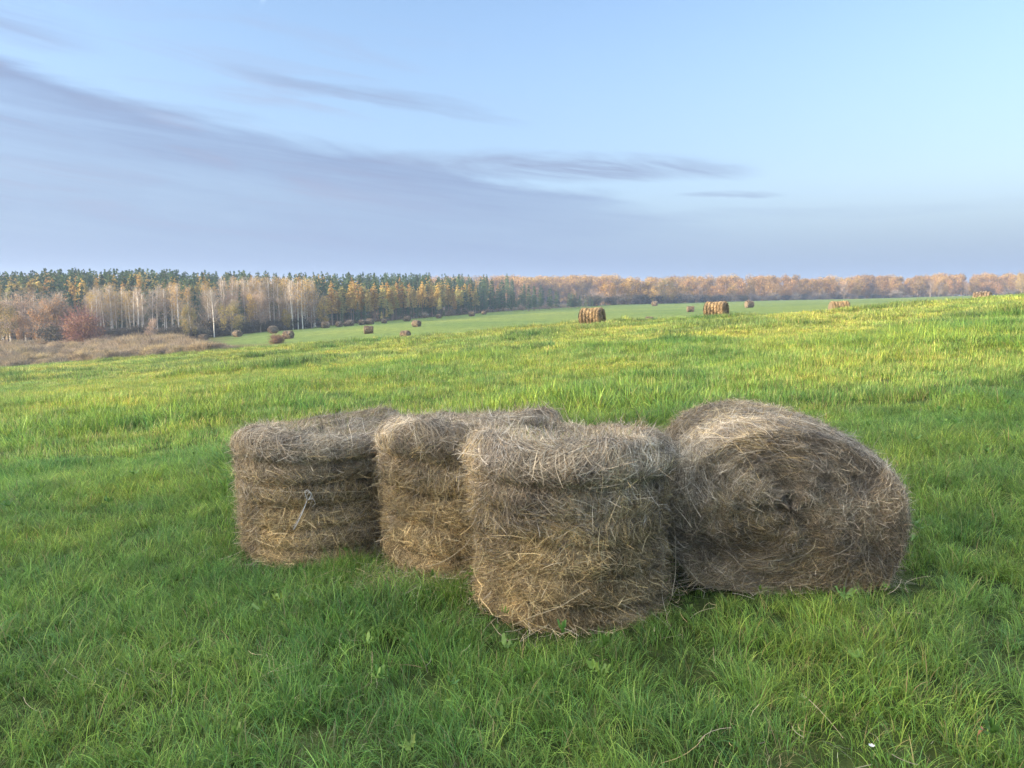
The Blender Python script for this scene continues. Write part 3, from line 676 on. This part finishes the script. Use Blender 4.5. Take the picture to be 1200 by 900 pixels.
# fallen hay around the bales and dry thatch patches
def litter():
    g = Geo(); P0 = []
    for (bx, by, br) in BALES:
        n = 420 if br > .2 else 16
        a = rng.uniform(0, 6.28, n); d = br+.02+rng.exponential(.09, n); P0.append(np.stack([bx+np.cos(a)*d, by+np.sin(a)*d], 1))
    for px, row, s, n in ((470, 682, .22, 420), (520, 690, .16, 260), (190, 795, .28, 60), (350, 800, .3, 40), (960, 892, .3, 50)):
        h = hit(px, row); P0.append(h[:2]+rng.normal(size=(n, 2))*s*[1, .6])
    P0 = np.concatenate(P0); n = len(P0); K = 5
    a = rng.uniform(0, 6.28, n); L = rng.uniform(.05, .2, n); t = np.linspace(-.5, .5, K)[None]
    cv = rng.normal(size=n)[:, None]*.12
    X = P0[:, :1]+np.cos(a)[:, None]*t*L[:, None]-np.sin(a)[:, None]*cv*L[:, None]*t*t*4; Y = P0[:, 1:]+np.sin(a)[:, None]*t*L[:, None]+np.cos(a)[:, None]*cv*L[:, None]*t*t*4
    Z = terrain(X, Y)+rng.uniform(.01, .07, n)[:, None]+rng.normal(size=n)[:, None]*.3*t*L[:, None]
    P = np.stack([X, Y, Z], -1); W = np.stack([-np.sin(a), np.cos(a), rng.normal(size=n)*.5], -1)[:, None]*.0008*np.ones((1, K, 1))
    pal = np.concatenate([HAY*.9, GREY])
    g.ribbons(P, W, pal[rng.integers(0, len(pal), n)]*rng.uniform(.7, 1.2, n)[:, None])
    o = obj('fallen_hay', g.mesh('fallen_hay', [M_straw])); tag(o, 'loose dry hay fallen in the grass round the bales', 'hay', kind='stuff')
litter()
def flower(px, row):
    h = hit(px, row, 2, 20, .10); o = empty('white_flower', h); tag(o, 'tiny white flower in the grass at the bottom right', 'flower')
    g = Geo()
    for i in range(6):
        a = i*1.05; t = np.linspace(0, 1, 4)[:, None]; P = np.array([[0, 0, .115]])+t*np.array([[math.cos(a)*.010, math.sin(a)*.010, .006]])
        W = np.array([[-math.sin(a), math.cos(a), .1]])*np.array([[.002], [.004], [.004], [.002]]); g.ribbons(P[None], W[None], np.array([[.85, .85, .8]]))
    obj('petals', g.mesh('petals', [M_white]), o)
    g = Geo(); g.tube([(0, 0, 0), (.004, 0, .06), (0, 0, .114)], .0015, (.1, .22, .05), 5); obj('stem', g.mesh('stem', [M_weed]), o)
flower(1021, 880); 
def dead_leaf(px, row):
    h = hit(px, row, 2, 20, .12); g = Geo(); t = np.linspace(0, 1, 7)
    P = np.stack([t*.02, -t*.012, .09+.03*np.sin(t*2.5)], 1); W = np.stack([np.full(7, .3), np.full(7, .8), np.sin(t*5)*.5], 1)*(.010*np.sin(t*.92*math.pi+.12)**.7*(1+.25*np.sin(t*17)))[:, None]
    g.ribbons(P[None], W[None], np.array([[.4, .16, .08]])); g.tube([(0, 0, .0), (.002, 0, .05), (0, 0, .09)], .001, (.3, .15, .08), 4)
    o = obj('dead_leaf', g.mesh('dead_leaf', [M_brown])); o.location = h; tag(o, 'curled russet dead leaf caught in the grass at the bottom right', 'leaf')
dead_leaf(1146, 852)

# ------------------------------------------------------------------ trees
def curve_pts(p0, p1, bend, n=6):
    t = np.linspace(0, 1, n)[:, None]; return np.asarray(p0)*(1-t)+np.asarray(p1)*t+np.asarray(bend)*np.sin(t*math.pi)
def birch_proto(seed, H=16., leaf=0.15, leafcol=(.42, .25, .08)):
    """bare-ish white-trunked birch: (trunk mesh, crown mesh)"""
    r = np.random.default_rng(seed); g = Geo(); c = Geo()
    lean = r.normal(size=2)*.5; P = curve_pts((0, 0, -.3), (lean[0], lean[1], H*.93), (r.normal()*.3, r.normal()*.3, 0), 10)
    rad = np.linspace(.19, .04, 10); cc = np.repeat(np.array([[.80, .76, .68]])*np.ones((10, 1)), 7, 0)
    m = r.uniform(size=len(cc)) < .12; cc[m] = (.25, .22, .2); g.tube(P, rad, cc)
    ends = []
    for i in range(30):
        h = r.uniform(.28, .97); b = np.array([np.interp(h, np.linspace(0, 1, 10), P[:, k]) for k in range(3)])
        a = r.uniform(0, 6.28); L = H*.17*(1.15-h)*1.5*r.uniform(.6, 1.1); up = r.uniform(.9, 1.7)
        e = b+np.array([math.cos(a)*L, math.sin(a)*L, L*up]); e[2] = min(e[2], H)
        q = curve_pts(b, e, (0, 0, -.12*L), 5); g.tube(q, np.linspace(.045, .012, 5), (.45, .38, .33), 4); ends.append(q)
    E = np.concatenate(ends); n = 420; s = E[r.integers(0, len(E), n)]+r.normal(size=(n, 3))*.15; d = r.normal(size=(n, 3))*[.5, .5, .35]+[0, 0, .55]
    L = r.uniform(.5, 1.4, n)[:, None]; t = np.linspace(0, 1, 3)[None, :, None]; Pq = s[:, None]+d[:, None]*L[:, None]*t
    W = np.cross(d, r.normal(size=(n, 3))); W /= np.linalg.norm(W, axis=1)[:, None]; W = W[:, None]*.022*(1-.5*t)
    c.ribbons(Pq, W, np.array([[.36, .31, .25]])*r.uniform(.7, 1.3, n)[:, None])
    n = int(5200*leaf); s = E[r.integers(0, len(E), n)]+r.normal(size=(n, 3))*[.55, .55, .6]
    c.flakes(s, r.uniform(.07, .16, n), np.array(leafcol)*r.uniform(.6, 1.4, n)[:, None])
    return g.mesh('trunk', [M_twig]), c.mesh('crown', [M_leaf]), H
def cone_proto(seed, H, Rm, colr, trunkcol, start=.18, n=1500, size=(.16, .34), ragged=.25, mat=None, taper=.8):
    r = np.random.default_rng(seed); g = Geo(); c = Geo()
    g.tube(curve_pts((0, 0, -.3), (0, 0, H*.96), (r.normal()*.15, 0, 0), 7), np.linspace(.2, .03, 7), trunkcol, 6)
    nb = 60; hb = start+(1-start)*np.sort(r.uniform(0, 1, nb))**.9; 
    for i in range(nb):
        h = hb[i]; a = i*2.4+r.normal()*.3; rr = Rm*((1-h)/(1-start))**taper*r.uniform(1-ragged, 1+ragged*.5)+.12
        k = max(int(n/nb*(rr/Rm+.15)*1.6), 6); t = r.uniform(.05, 1, k)**.7
        P = np.stack([np.cos(a)*t*rr, np.sin(a)*t*rr, h*H+(.10-.30*t)*rr*.9+.1*rr], 1)+r.normal(size=(k, 3))*[.22, .22, .16]*rr*.6
        c.flakes(P, r.uniform(*size, k), np.array(colr)*r.uniform(.55, 1.45, k)[:, None], .6)
    return g.mesh('trunk', [M_twig]), c.mesh('crown', [mat or M_needle]), H
def round_proto(seed, H, W, cols, trunkcol=(.22, .18, .14), n=2600, size=(.13, .30), lobes=14, low=.18, sparse=.0, trunkh=.3, stems=1):
    r = np.random.default_rng(seed); g = Geo(); c = Geo()
    C0 = []
    for i in range(lobes):
        a = r.uniform(0, 6.28); hh = low+(1-low)*r.uniform(.1, .86); rr = W*.5*math.sqrt(max(.05, 1-((hh-.52)/.56)**2))*r.uniform(.25, .85)
        C0.append((math.cos(a)*rr, math.sin(a)*rr, hh*H, W*r.uniform(.13, .25)))
    for st_ in range(stems):
        o = r.normal(size=2)*(.25*W*.5 if stems > 1 else .02)
        g.tube(curve_pts((o[0], o[1], -.3), (o[0]*1.3, o[1]*1.3, H*.75), (r.normal()*.2, r.normal()*.2, 0), 7), np.linspace(.022*H/math.sqrt(stems), .04, 7), trunkcol, 6)
    for (x_, y_, z_, s_) in C0:
        g.tube(curve_pts((0, 0, max(z_-.45*math.hypot(x_, y_)-.12*H, .1*H)), (x_, y_, z_), (0, 0, .02*H), 5), np.linspace(.07, .02, 5)*H/10, trunkcol, 4)
        k = int(n/lobes); d = r.normal(size=(k, 3)); d /= np.linalg.norm(d, axis=1)[:, None]; rad = s_*(r.uniform(.25, 1.12, k)**.6)[:, None]
        P = np.array([x_, y_, z_])+d*rad*[1, 1, .85]+r.normal(size=(k, 3))*.12*s_; P[:, 2] = np.clip(P[:, 2], .03*H, H)
        cc = np.array(cols)[r.integers(0, len(cols), k)]*r.uniform(.65, 1.35, k)[:, None]*r.uniform(.85, 1.15)
        c.flakes(P, r.uniform(*size, k), cc)
    if sparse:
        k = int(n*sparse); i = r.integers(0, lobes, k); s = np.array(C0)[i]; d = r.normal(size=(k, 3)); d[:, 2] = np.abs(d[:, 2])
        p = s[:, :3]+d*s[:, 3:]*.5; t = np.linspace(0, 1, 3)[None, :, None]; Pq = p[:, None]+d[:, None]*t*r.uniform(.2, .6, k)[:, None, None]*W*.2
        Wv = np.cross(d, r.normal(size=(k, 3))); Wv /= np.linalg.norm(Wv, axis=1)[:, None]; c.ribbons(Pq, Wv[:, None]*.02*(1-.5*t), np.array([trunkcol])*r.uniform(.7, 1.4, k)[:, None])
    return g.mesh('trunk', [M_twig]), c.mesh('crown', [M_leaf]), H

protos = {
 'birch': [birch_proto(500+i, 16, [.02, .07, .18][i % 3], [(.34, .26, .14), (.42, .28, .10), (.50, .33, .08)][i % 3]) for i in range(6)],
 'gold': [cone_proto(520+i, 16, 1.9, [(.56, .40, .12), (.50, .33, .10), (.54, .43, .16), (.42, .38, .14)][i], (.26, .2, .16), .35, 2000, (.14, .28), .4, M_leaf, .6) for i in range(4)],
 'spruce': [cone_proto(530+i, 17, 2.2, [(.060, .12, .055), (.075, .14, .06), (.05, .105, .06), (.09, .15, .055)][i], (.20, .16, .13), .12, 1500, (.14, .30), .3, M_needle, .75) for i in range(4)],
 'pine': [cone_proto(540+i, 18, 2.0, [(.085, .15, .06), (.10, .155, .05), (.075, .13, .06)][i], (.30, .20, .14), .45, 1300, (.16, .30), .45, M_needle, .55) for i in range(3)],
 'oak': [round_proto(550+i, 14, 10.5, [[(.30, .18, .055), (.20, .12, .045), (.36, .23, .06)], [(.35, .23, .055), (.26, .165, .05), (.30, .16, .09)], [(.28, .165, .055), (.20, .125, .045), (.34, .22, .07)]][i % 3], (.24, .19, .16), 3200, (.15, .30), 22, .02) for i in range(5)],
 'yellow': [round_proto(560+i, 9, 6.5, [[(.58, .40, .08), (.48, .36, .10), (.38, .28, .09)], [(.34, .28, .10), (.28, .24, .09), (.40, .28, .08)], [(.42, .24, .08), (.36, .22, .10), (.28, .2, .1)]][i], (.28, .23, .18), 2600, (.08, .18), 16, .12, .35) for i in range(3)],
 'pink': [round_proto(570+i, 11, 6, [(.36, .25, .17), (.32, .23, .15), (.28, .21, .14)], (.32, .25, .2), 1500, (.08, .16), 16, .18, .6) for i in range(2)],
 'darkbush': [round_proto(580+i, 4, 5, [(.085, .085, .05), (.10, .09, .06), (.12, .10, .055)], (.12, .1, .08), 1600, (.09, .2), 14, .05, .5, stems=4) for i in range(3)],
 'palebush': [round_proto(590+i, 3, 4.5, [(.30, .24, .17), (.34, .25, .15), (.26, .21, .16)], (.3, .24, .2), 1500, (.06, .14), 12, .05, .8, stems=4) for i in range(2)],
 'redbush': [round_proto(600, 4.2, 6.2, [(.20, .115, .055), (.16, .09, .05), (.24, .145, .07)], (.2, .1, .08), 4200, (.07, .15), 22, .04, .5, stems=4)],
}
TREES = {'birch': ('birch', 'tree'), 'gold': ('golden_larch', 'tree'), 'spruce': ('spruce', 'tree'), 'pine': ('pine_tree', 'tree'), 'oak': ('oak_tree', 'tree'), 'yellow': ('yellow_tree', 'tree'),
         'pink': ('bare_tree', 'tree'), 'darkbush': ('shrub', 'shrub'), 'palebush': ('shrub', 'shrub'), 'redbush': ('shrub', 'shrub')}
def tree(kind, px, top, depth, label, group=None, wide=1., base=None, p=None):
    x = at_depth(px, depth); z = tz(x, depth) if base is None else base
    ztop = CAMH-depth*row_slope(top); tr, cr, H = p or random.choice(protos[kind]); h = max(ztop-z, 1.0); s = h/H
    o = empty(TREES[kind][0], (x, depth, z-.1), random.uniform(0, 6.28)); o.scale = (s*wide, s*wide, s); tag(o, label, TREES[kind][1], group)
    obj('trunk', tr, o); obj('crown', cr, o); return o
def fy_at(px): return float(np.interp((px-600)/F, U_, FAR_Y))
def build_wood():
    rr = random.Random(12)
    # individually readable ones first
    tree('redbush', 97, 370, fy_at(97)-14, 'round russet bush at the left edge of the wood', wide=.8)
    tree('darkbush', 68, 376, fy_at(68)-9, 'dark green bush left of the russet bush', wide=1.1)
    tree('yellow', 380, 344, fy_at(380)-3, 'round yellow tree at the right end of the tall birches', wide=.72, p=protos['yellow'][0])
    tree('yellow', 220, 354, fy_at(220)-4, 'small yellow-green tree left of the field bales', wide=.55, p=protos['yellow'][1])
    tree('yellow', 270, 350, fy_at(270)-5, 'broad olive yellow tree above the second far bale', wide=.85, p=protos['yellow'][1])
    tree('yellow', 335, 360, fy_at(335)-3, 'little bright yellow birch with a thin pale trunk', wide=.6, p=protos['yellow'][0])
    tree('yellow', 295, 341, fy_at(295)+4, 'golden tree in the middle of the tall birches', wide=.5, p=protos['yellow'][0])
    tree('yellow', 62, 338, fy_at(62), 'tall orange yellow tree above the dark green bush', wide=.75, p=protos['yellow'][2])
    tree('yellow', 45, 352, fy_at(45)-6, 'ochre tree low at the left edge', wide=.75, p=protos['yellow'][2])
    tree('yellow', 4, 350, fy_at(4)-5, 'ochre tree cut by the left edge of the picture', wide=.7, p=protos['yellow'][1])
    tree('yellow', 1196, 318, fy_at(1196)-12, 'bright orange yellow tree at the far right of the oak wood', wide=.9, p=protos['yellow'][0])
    tree('pink', 30, 338, fy_at(30)+3, 'pinkish leafless tree at the left of the wood', wide=.9)
    tree('pink', 242, 341, fy_at(242)+5, 'pink-brown tree between the two birch stands', wide=.9)
    tree('pink', 178, 371, fy_at(178)-6, 'low red-brown tree under the left birch stand', wide=1.0)
    tree('redbush', 323, 396, 88, 'low reddish shrub beside a far bale at the edge of the meadow', wide=1.2, p=protos['redbush'][0])
    # birch stands
    for i in range(48):
        tree('birch', rr.uniform(112, 250), rr.uniform(329, 341), fy_at(180)+rr.uniform(1, 16), 'bare pale-trunked birch in the left birch stand', 'left stand of bare birches', 1.05)
    for i in range(60):
        tree('birch', rr.uniform(262, 372), rr.uniform(321, 331), fy_at(320)+rr.uniform(0, 16), 'tall pale-trunked birch in the middle birch stand', 'middle stand of tall birches', .95)
    for i in range(18):
        tree('birch', rr.uniform(-60, 115), rr.uniform(334, 350), fy_at(60)+rr.uniform(2, 14), 'thin bare birch at the left edge of the wood', 'thin birches at the left edge', 1.05)
    for i in range(12):
        tree('yellow' if i % 2 else 'pink', rr.uniform(-60, 120), rr.uniform(344, 362), fy_at(40)+rr.uniform(-5, 6), 'ochre brown undergrowth tree at the left edge of the wood', 'undergrowth trees at the left edge', .7)
    for i in range(12):
        tree('pink', rr.uniform(255, 375), rr.uniform(338, 352), fy_at(310)+rr.uniform(-2, 10), 'brownish thin tree among the tall birches', 'brown trees among the birches', .8)
    # dark bushes along the foot
    for px in np.arange(118, 240, 8.5):
        tree('darkbush', px+rr.uniform(-3, 3), rr.uniform(379, 386), fy_at(px)-rr.uniform(0, 3), 'dark bush in the shady line under the left birch stand', 'dark bushes under the left birches', 1.2)
    for px in np.arange(245, 372, 9):
        tree('darkbush' if rr.random() < .75 else 'yellow', px+rr.uniform(-3, 3), rr.uniform(368, 380), fy_at(px)-rr.uniform(-1, 2), 'dark olive bush along the foot of the tall birches', 'dark bushes under the tall birches', 1.1)
    # golden larches
    for px, top in ((18, 326), (26, 330), (33, 324), (95, 333), (102, 329), (108, 336), (123, 327), (232, 330), (238, 334), (36, 336), (162, 328), (12, 330), (40, 326), (88, 331), (98, 326), (112, 331), (130, 330), (150, 332), (244, 327), (250, 333), (22, 322), (70, 330)):
        tree('gold', px+rr.uniform(-3, 3), top, fy_at(px)+17+rr.uniform(0, 6), 'golden larch among the conifers on the left', 'golden larches on the left', 1.2)
    for i in range(85):
        px = 388+rr.random()*172; top = 330+rr.uniform(-2, 12)
        if px > 440: top = rr.uniform(329, 339)
        tree('gold', px, top, fy_at(px)+rr.uniform(3, 14), 'golden larch in the long row before the dark conifers', 'golden larches in the middle', 1.25)
    for px, top in ((515, 346), (533, 346), (453, 360), (458, 352), (447, 364)):
        tree('gold', px, top, fy_at(px)-1, 'smaller pale gold larch standing forward of the middle row', 'small forward larches', 1.1)
    # spruces
    for i in range(64):
        px = 395+rr.random()*230; top = rr.uniform(348, 358) if px < 540 else rr.uniform(332, 344)
        if px > 600: top = rr.uniform(332, 342)
        tree('spruce', px, top, fy_at(px)+rr.uniform(-2, 14), 'dark spruce at the front of the middle wood', 'dark spruces in the middle', 1.)
    for i in range(26):
        px = 618+rr.random()*92; t = (px-618)/92; top = 333+t*18+rr.uniform(-1.5, 3)
        tree('spruce', px, top, fy_at(px)-12+rr.uniform(-3, 6), 'small bluish spruce where the conifers end before the oak wood', 'small spruces before the oak wood', 1.1+.5*t)
    # pale shrubs along the foot
    for px, top in ((498, 366), (526, 362), (537, 361), (545, 361), (612, 357), (640, 355)):
        tree('palebush', px, top, fy_at(px)+rr.uniform(0, 3), 'pale pinkish shrub at the foot of the conifers', 'pale shrubs along the conifers', 1.)
    for px, top in ((742, 348), (760, 350), (774, 347), (783, 347), (820, 346), (985, 342), (1048, 341), (1050, 343), (1180, 339)):
        tree('palebush', px, top, fy_at(px)-3, 'pale shrub at the foot of the oak wood', 'pale shrubs along the oak wood', 1.3)
    # the oak wood's front row
    px = 705
    while px < 1290:
        top = rr.uniform(327, 335) if rr.random() < .6 else rr.uniform(321, 327)
        if rr.random() < .15: tree('pink' if rr.random() < .6 else 'yellow', px+4, top+2, fy_at(px)-5, 'thin half-bare tree standing before the oak wood', 'half-bare trees before the oak wood', .9)
        tree('oak', px, top, fy_at(px)+rr.uniform(-4, 10), 'rust brown oak in the front row of the oak wood', 'oaks at the front of the oak wood', rr.uniform(.8, 1.15)); px += rr.uniform(7, 13)
    for px in np.arange(690, 1300, 11):
        tree('darkbush' if rr.random() < .6 else 'palebush', px+rr.uniform(-4, 4), rr.uniform(343, 346), fy_at(px)-rr.uniform(0, 5), 'low brown undergrowth bush along the foot of the oak wood', 'undergrowth along the oak wood', 1.5)
    # everything behind them reads as one mass
    P = []; Rt = []; S = []; I = []; meshes = []; kinds = ['spruce', 'pine', 'gold', 'oak', 'birch']; first = {}
    for k in kinds:
        first[k] = len(meshes)
        for tr, cr, H in protos[k][:3]:
            g = bpy.data.meshes.new('wood_'+k); 
            import bmesh
            bm = bmesh.new(); bm.from_mesh(tr); bm.from_mesh(cr); nt_ = len(tr.polygons)
            bm.faces.ensure_lookup_table()
            for f in bm.faces[nt_:]: f.material_index = 1
            bm.to_mesh(g); bm.free(); g.materials.append(tr.materials[0]); g.materials.append(cr.materials[0]); meshes.append((g, H))
    def put(k, px, top, depth, wide=1.):
        x = at_depth(px, depth); z = tz(x, depth); h = CAMH-depth*row_slope(top)-z; i = first[k]+rr.randrange(3); s = h/meshes[i][1]
        if h < 2: return
        P.append((x, depth, z)); Rt.append((0, 0, rr.uniform(0, 6.28))); S.append((s*wide, s*wide, s)); I.append(i)
    def sky_row(px): return 1+.5*math.sin(px*.061)+.6*math.sin(px*.173+1)+.6*math.sin(px*.41)+np.interp(px, [-200, 0, 60, 150, 260, 400, 560, 640, 800, 1000, 1200, 1400], [317, 319, 317, 316, 319, 320, 322, 323, 321, 321, 319, 318])
    for i in range(1200):
        px = rr.uniform(-150, 640); d = rr.uniform(18, 75); top = sky_row(px)+rr.uniform(-3, 6)+max(0, (40-d))*.22
        k = 'pine' if rr.random() < .6 else 'spruce'
        if rr.random() < (.32 if px < 420 else .13): k = 'gold'; top += 4
        if px > 500 and rr.random() < (px-500)/120: continue
        put(k, px, top, fy_at(px)+d, 1.)
    for i in range(300):
        px = rr.uniform(-150, 640); put('spruce', px, rr.uniform(333, 350), fy_at(px)+rr.uniform(8, 22), 1.1)
    for i in range(620):
        px = rr.uniform(500, 1320) if i % 3 else rr.uniform(580, 720); d = rr.uniform(12, 110); put('oak', px, sky_row(px)+rr.uniform(-1.5, 5)+max(0, 30-d)*.12, 350+d*1.0 if px < 900 else fy_at(px)+d, .95)
    o = scatter('far_wood', P, Rt, S, I, [m for m, _ in meshes], cat='wood', label='mass of conifers and rust brown oaks filling the wood behind its front trees')
build_wood()

# brown scrub in the hollow beyond the crest on the left
def build_scrub():
    ms = []
    for i in range(5):
        r = np.random.default_rng(700+i); g = Geo(); n = 700
        s = np.stack([r.normal(size=n)*.8, r.normal(size=n)*.8, np.zeros(n)], 1); d = r.normal(size=(n, 3))*[.35, .35, .1]+[0, 0, 1]; L = r.uniform(.8, 2.0, n)*np.exp(-(s[:, 0]**2+s[:, 1]**2)*.25)
        t = np.linspace(0, 1, 4)[None, :, None]; Pq = s[:, None]+d[:, None]*t*L[:, None, None]
        W = np.cross(d, r.normal(size=(n, 3))); W /= np.linalg.norm(W, axis=1)[:, None]
        cc = np.array([[(.30, .235, .14), (.24, .19, .13), (.34, .27, .15), (.25, .21, .15), (.30, .25, .18)][i]])*r.uniform(.6, 1.4, n)[:, None]
        g.ribbons(Pq, W[:, None]*.03*(1-.6*t), cc); k = 350; j = r.integers(0, n, k); g.flakes(Pq[j, 2]+r.normal(size=(k, 3))*.12, r.uniform(.05, .12, k), cc[j]); ms.append(g.mesh('scrub', [M_leaf]))
    P = []; S = []
    rr = random.Random(5)
    for i in range(2600):
        px = rr.uniform(-200, 300); y = rr.uniform(78, 114)
        if px > 215:
            if y > 75+ (300-px)/85*14: continue
        if y > fy_at(px)-4: continue
        if px > 150 and y > 104 : continue
        x = at_depth(px, y); s = rr.uniform(.6, 1.25)*(1 if px < 200 else .35+.6*max(0, 300-px)/100)*(1.0 if y < 95 else .8)*.62*(1+.20*float(bumpB(x*1.3, y*.8)))
        P.append((x, y, tz(x, y))); S.append((s, s, s*rr.uniform(.7, 1.2)))
    n = len(P)
    scatter('brown_scrub', P, [(0, 0, rr.uniform(0, 6.28)) for _ in P], S, [rr.randrange(5) for _ in P], ms, cat='scrub', label='brown dry scrub and weeds in the hollow before the wood')
build_scrub()

# unseen trees left behind the camera, set so their long shade covers the foreground
def shade_grove():
    rr = random.Random(3); sl_ = math.tan(SUN_BETA)
    for (x, w, h, k) in SHADE:
        y = w+sl_*x; tr, cr, H = protos[k][rr.randrange(len(protos[k]))]; s = h/H
        nm, cat = TREES[k]
        o = empty(nm, (x, y, tz(x, y)-.2), rr.uniform(0, 6.28)); o.scale = (s, s, s)
        tag(o, 'unseen autumn tree placed left behind the photographer to shade the foreground', cat, 'unseen shade trees behind the photographer')
        obj('trunk', tr, o); obj('crown', cr, o)
SHADE_ALL = [(-50, 1, 11, 'yellow'), (-53, 5, 11, 'yellow'), (-47, -3, 10, 'yellow'), (-58, 3, 12, 'yellow'), (-60, -6, 19, 'oak'), (-72, 0, 21, 'oak'), (-85, 5, 23, 'yellow'), (-66, 3.5, 16, 'birch'), (-98, 9, 25, 'oak'), (-78, 8, 20, 'birch'), (-110, 2, 27, 'oak'), (-120, 12, 27, 'birch'),  # nearest low yellow trees added to stop sun patches on the bales
         (-105, -3, 25, 'oak'), (-92, -2, 24, 'birch'), (-130, 7, 29, 'oak'), (-125, -6, 28, 'oak'), (-88, 12, 21, 'birch'), (-112, 14, 22, 'birch'), (-70, 6, 15, 'birch'), (-140, 11, 27, 'yellow')]
SHADE = [s_ for s_ in SHADE_ALL if s_[1] < 5.5]
shade_grove()

# ------------------------------------------------------------------ haze
def haze():
    V = np.array([(x, y, z) for z in (-60, 33) for y in (-2150, 2400) for x in (-2300, 2300)], float)
    q = np.array([(0, 2, 3, 1), (4, 5, 7, 6), (0, 1, 5, 4), (2, 6, 7, 3), (0, 4, 6, 2), (1, 3, 7, 5)])
    m, nt, N, L = mat_new('haze_air'); out = N('ShaderNodeOutputMaterial'); v = N('ShaderNodeVolumePrincipled')
    v.inputs['Color'].default_value = (.50, .66, .92, 1); v.inputs['Density'].default_value = HAZE; v.inputs['Anisotropy'].default_value = .2
    L(v.outputs[0], out.inputs['Volume']); me = mesh_np('haze', V, [q], None, [m], smooth=False)
    o = obj('haze', me); tag(o, 'thin blue autumn haze over the whole landscape', 'haze', kind='stuff')
HAZE = .0006
if HAZE: haze()
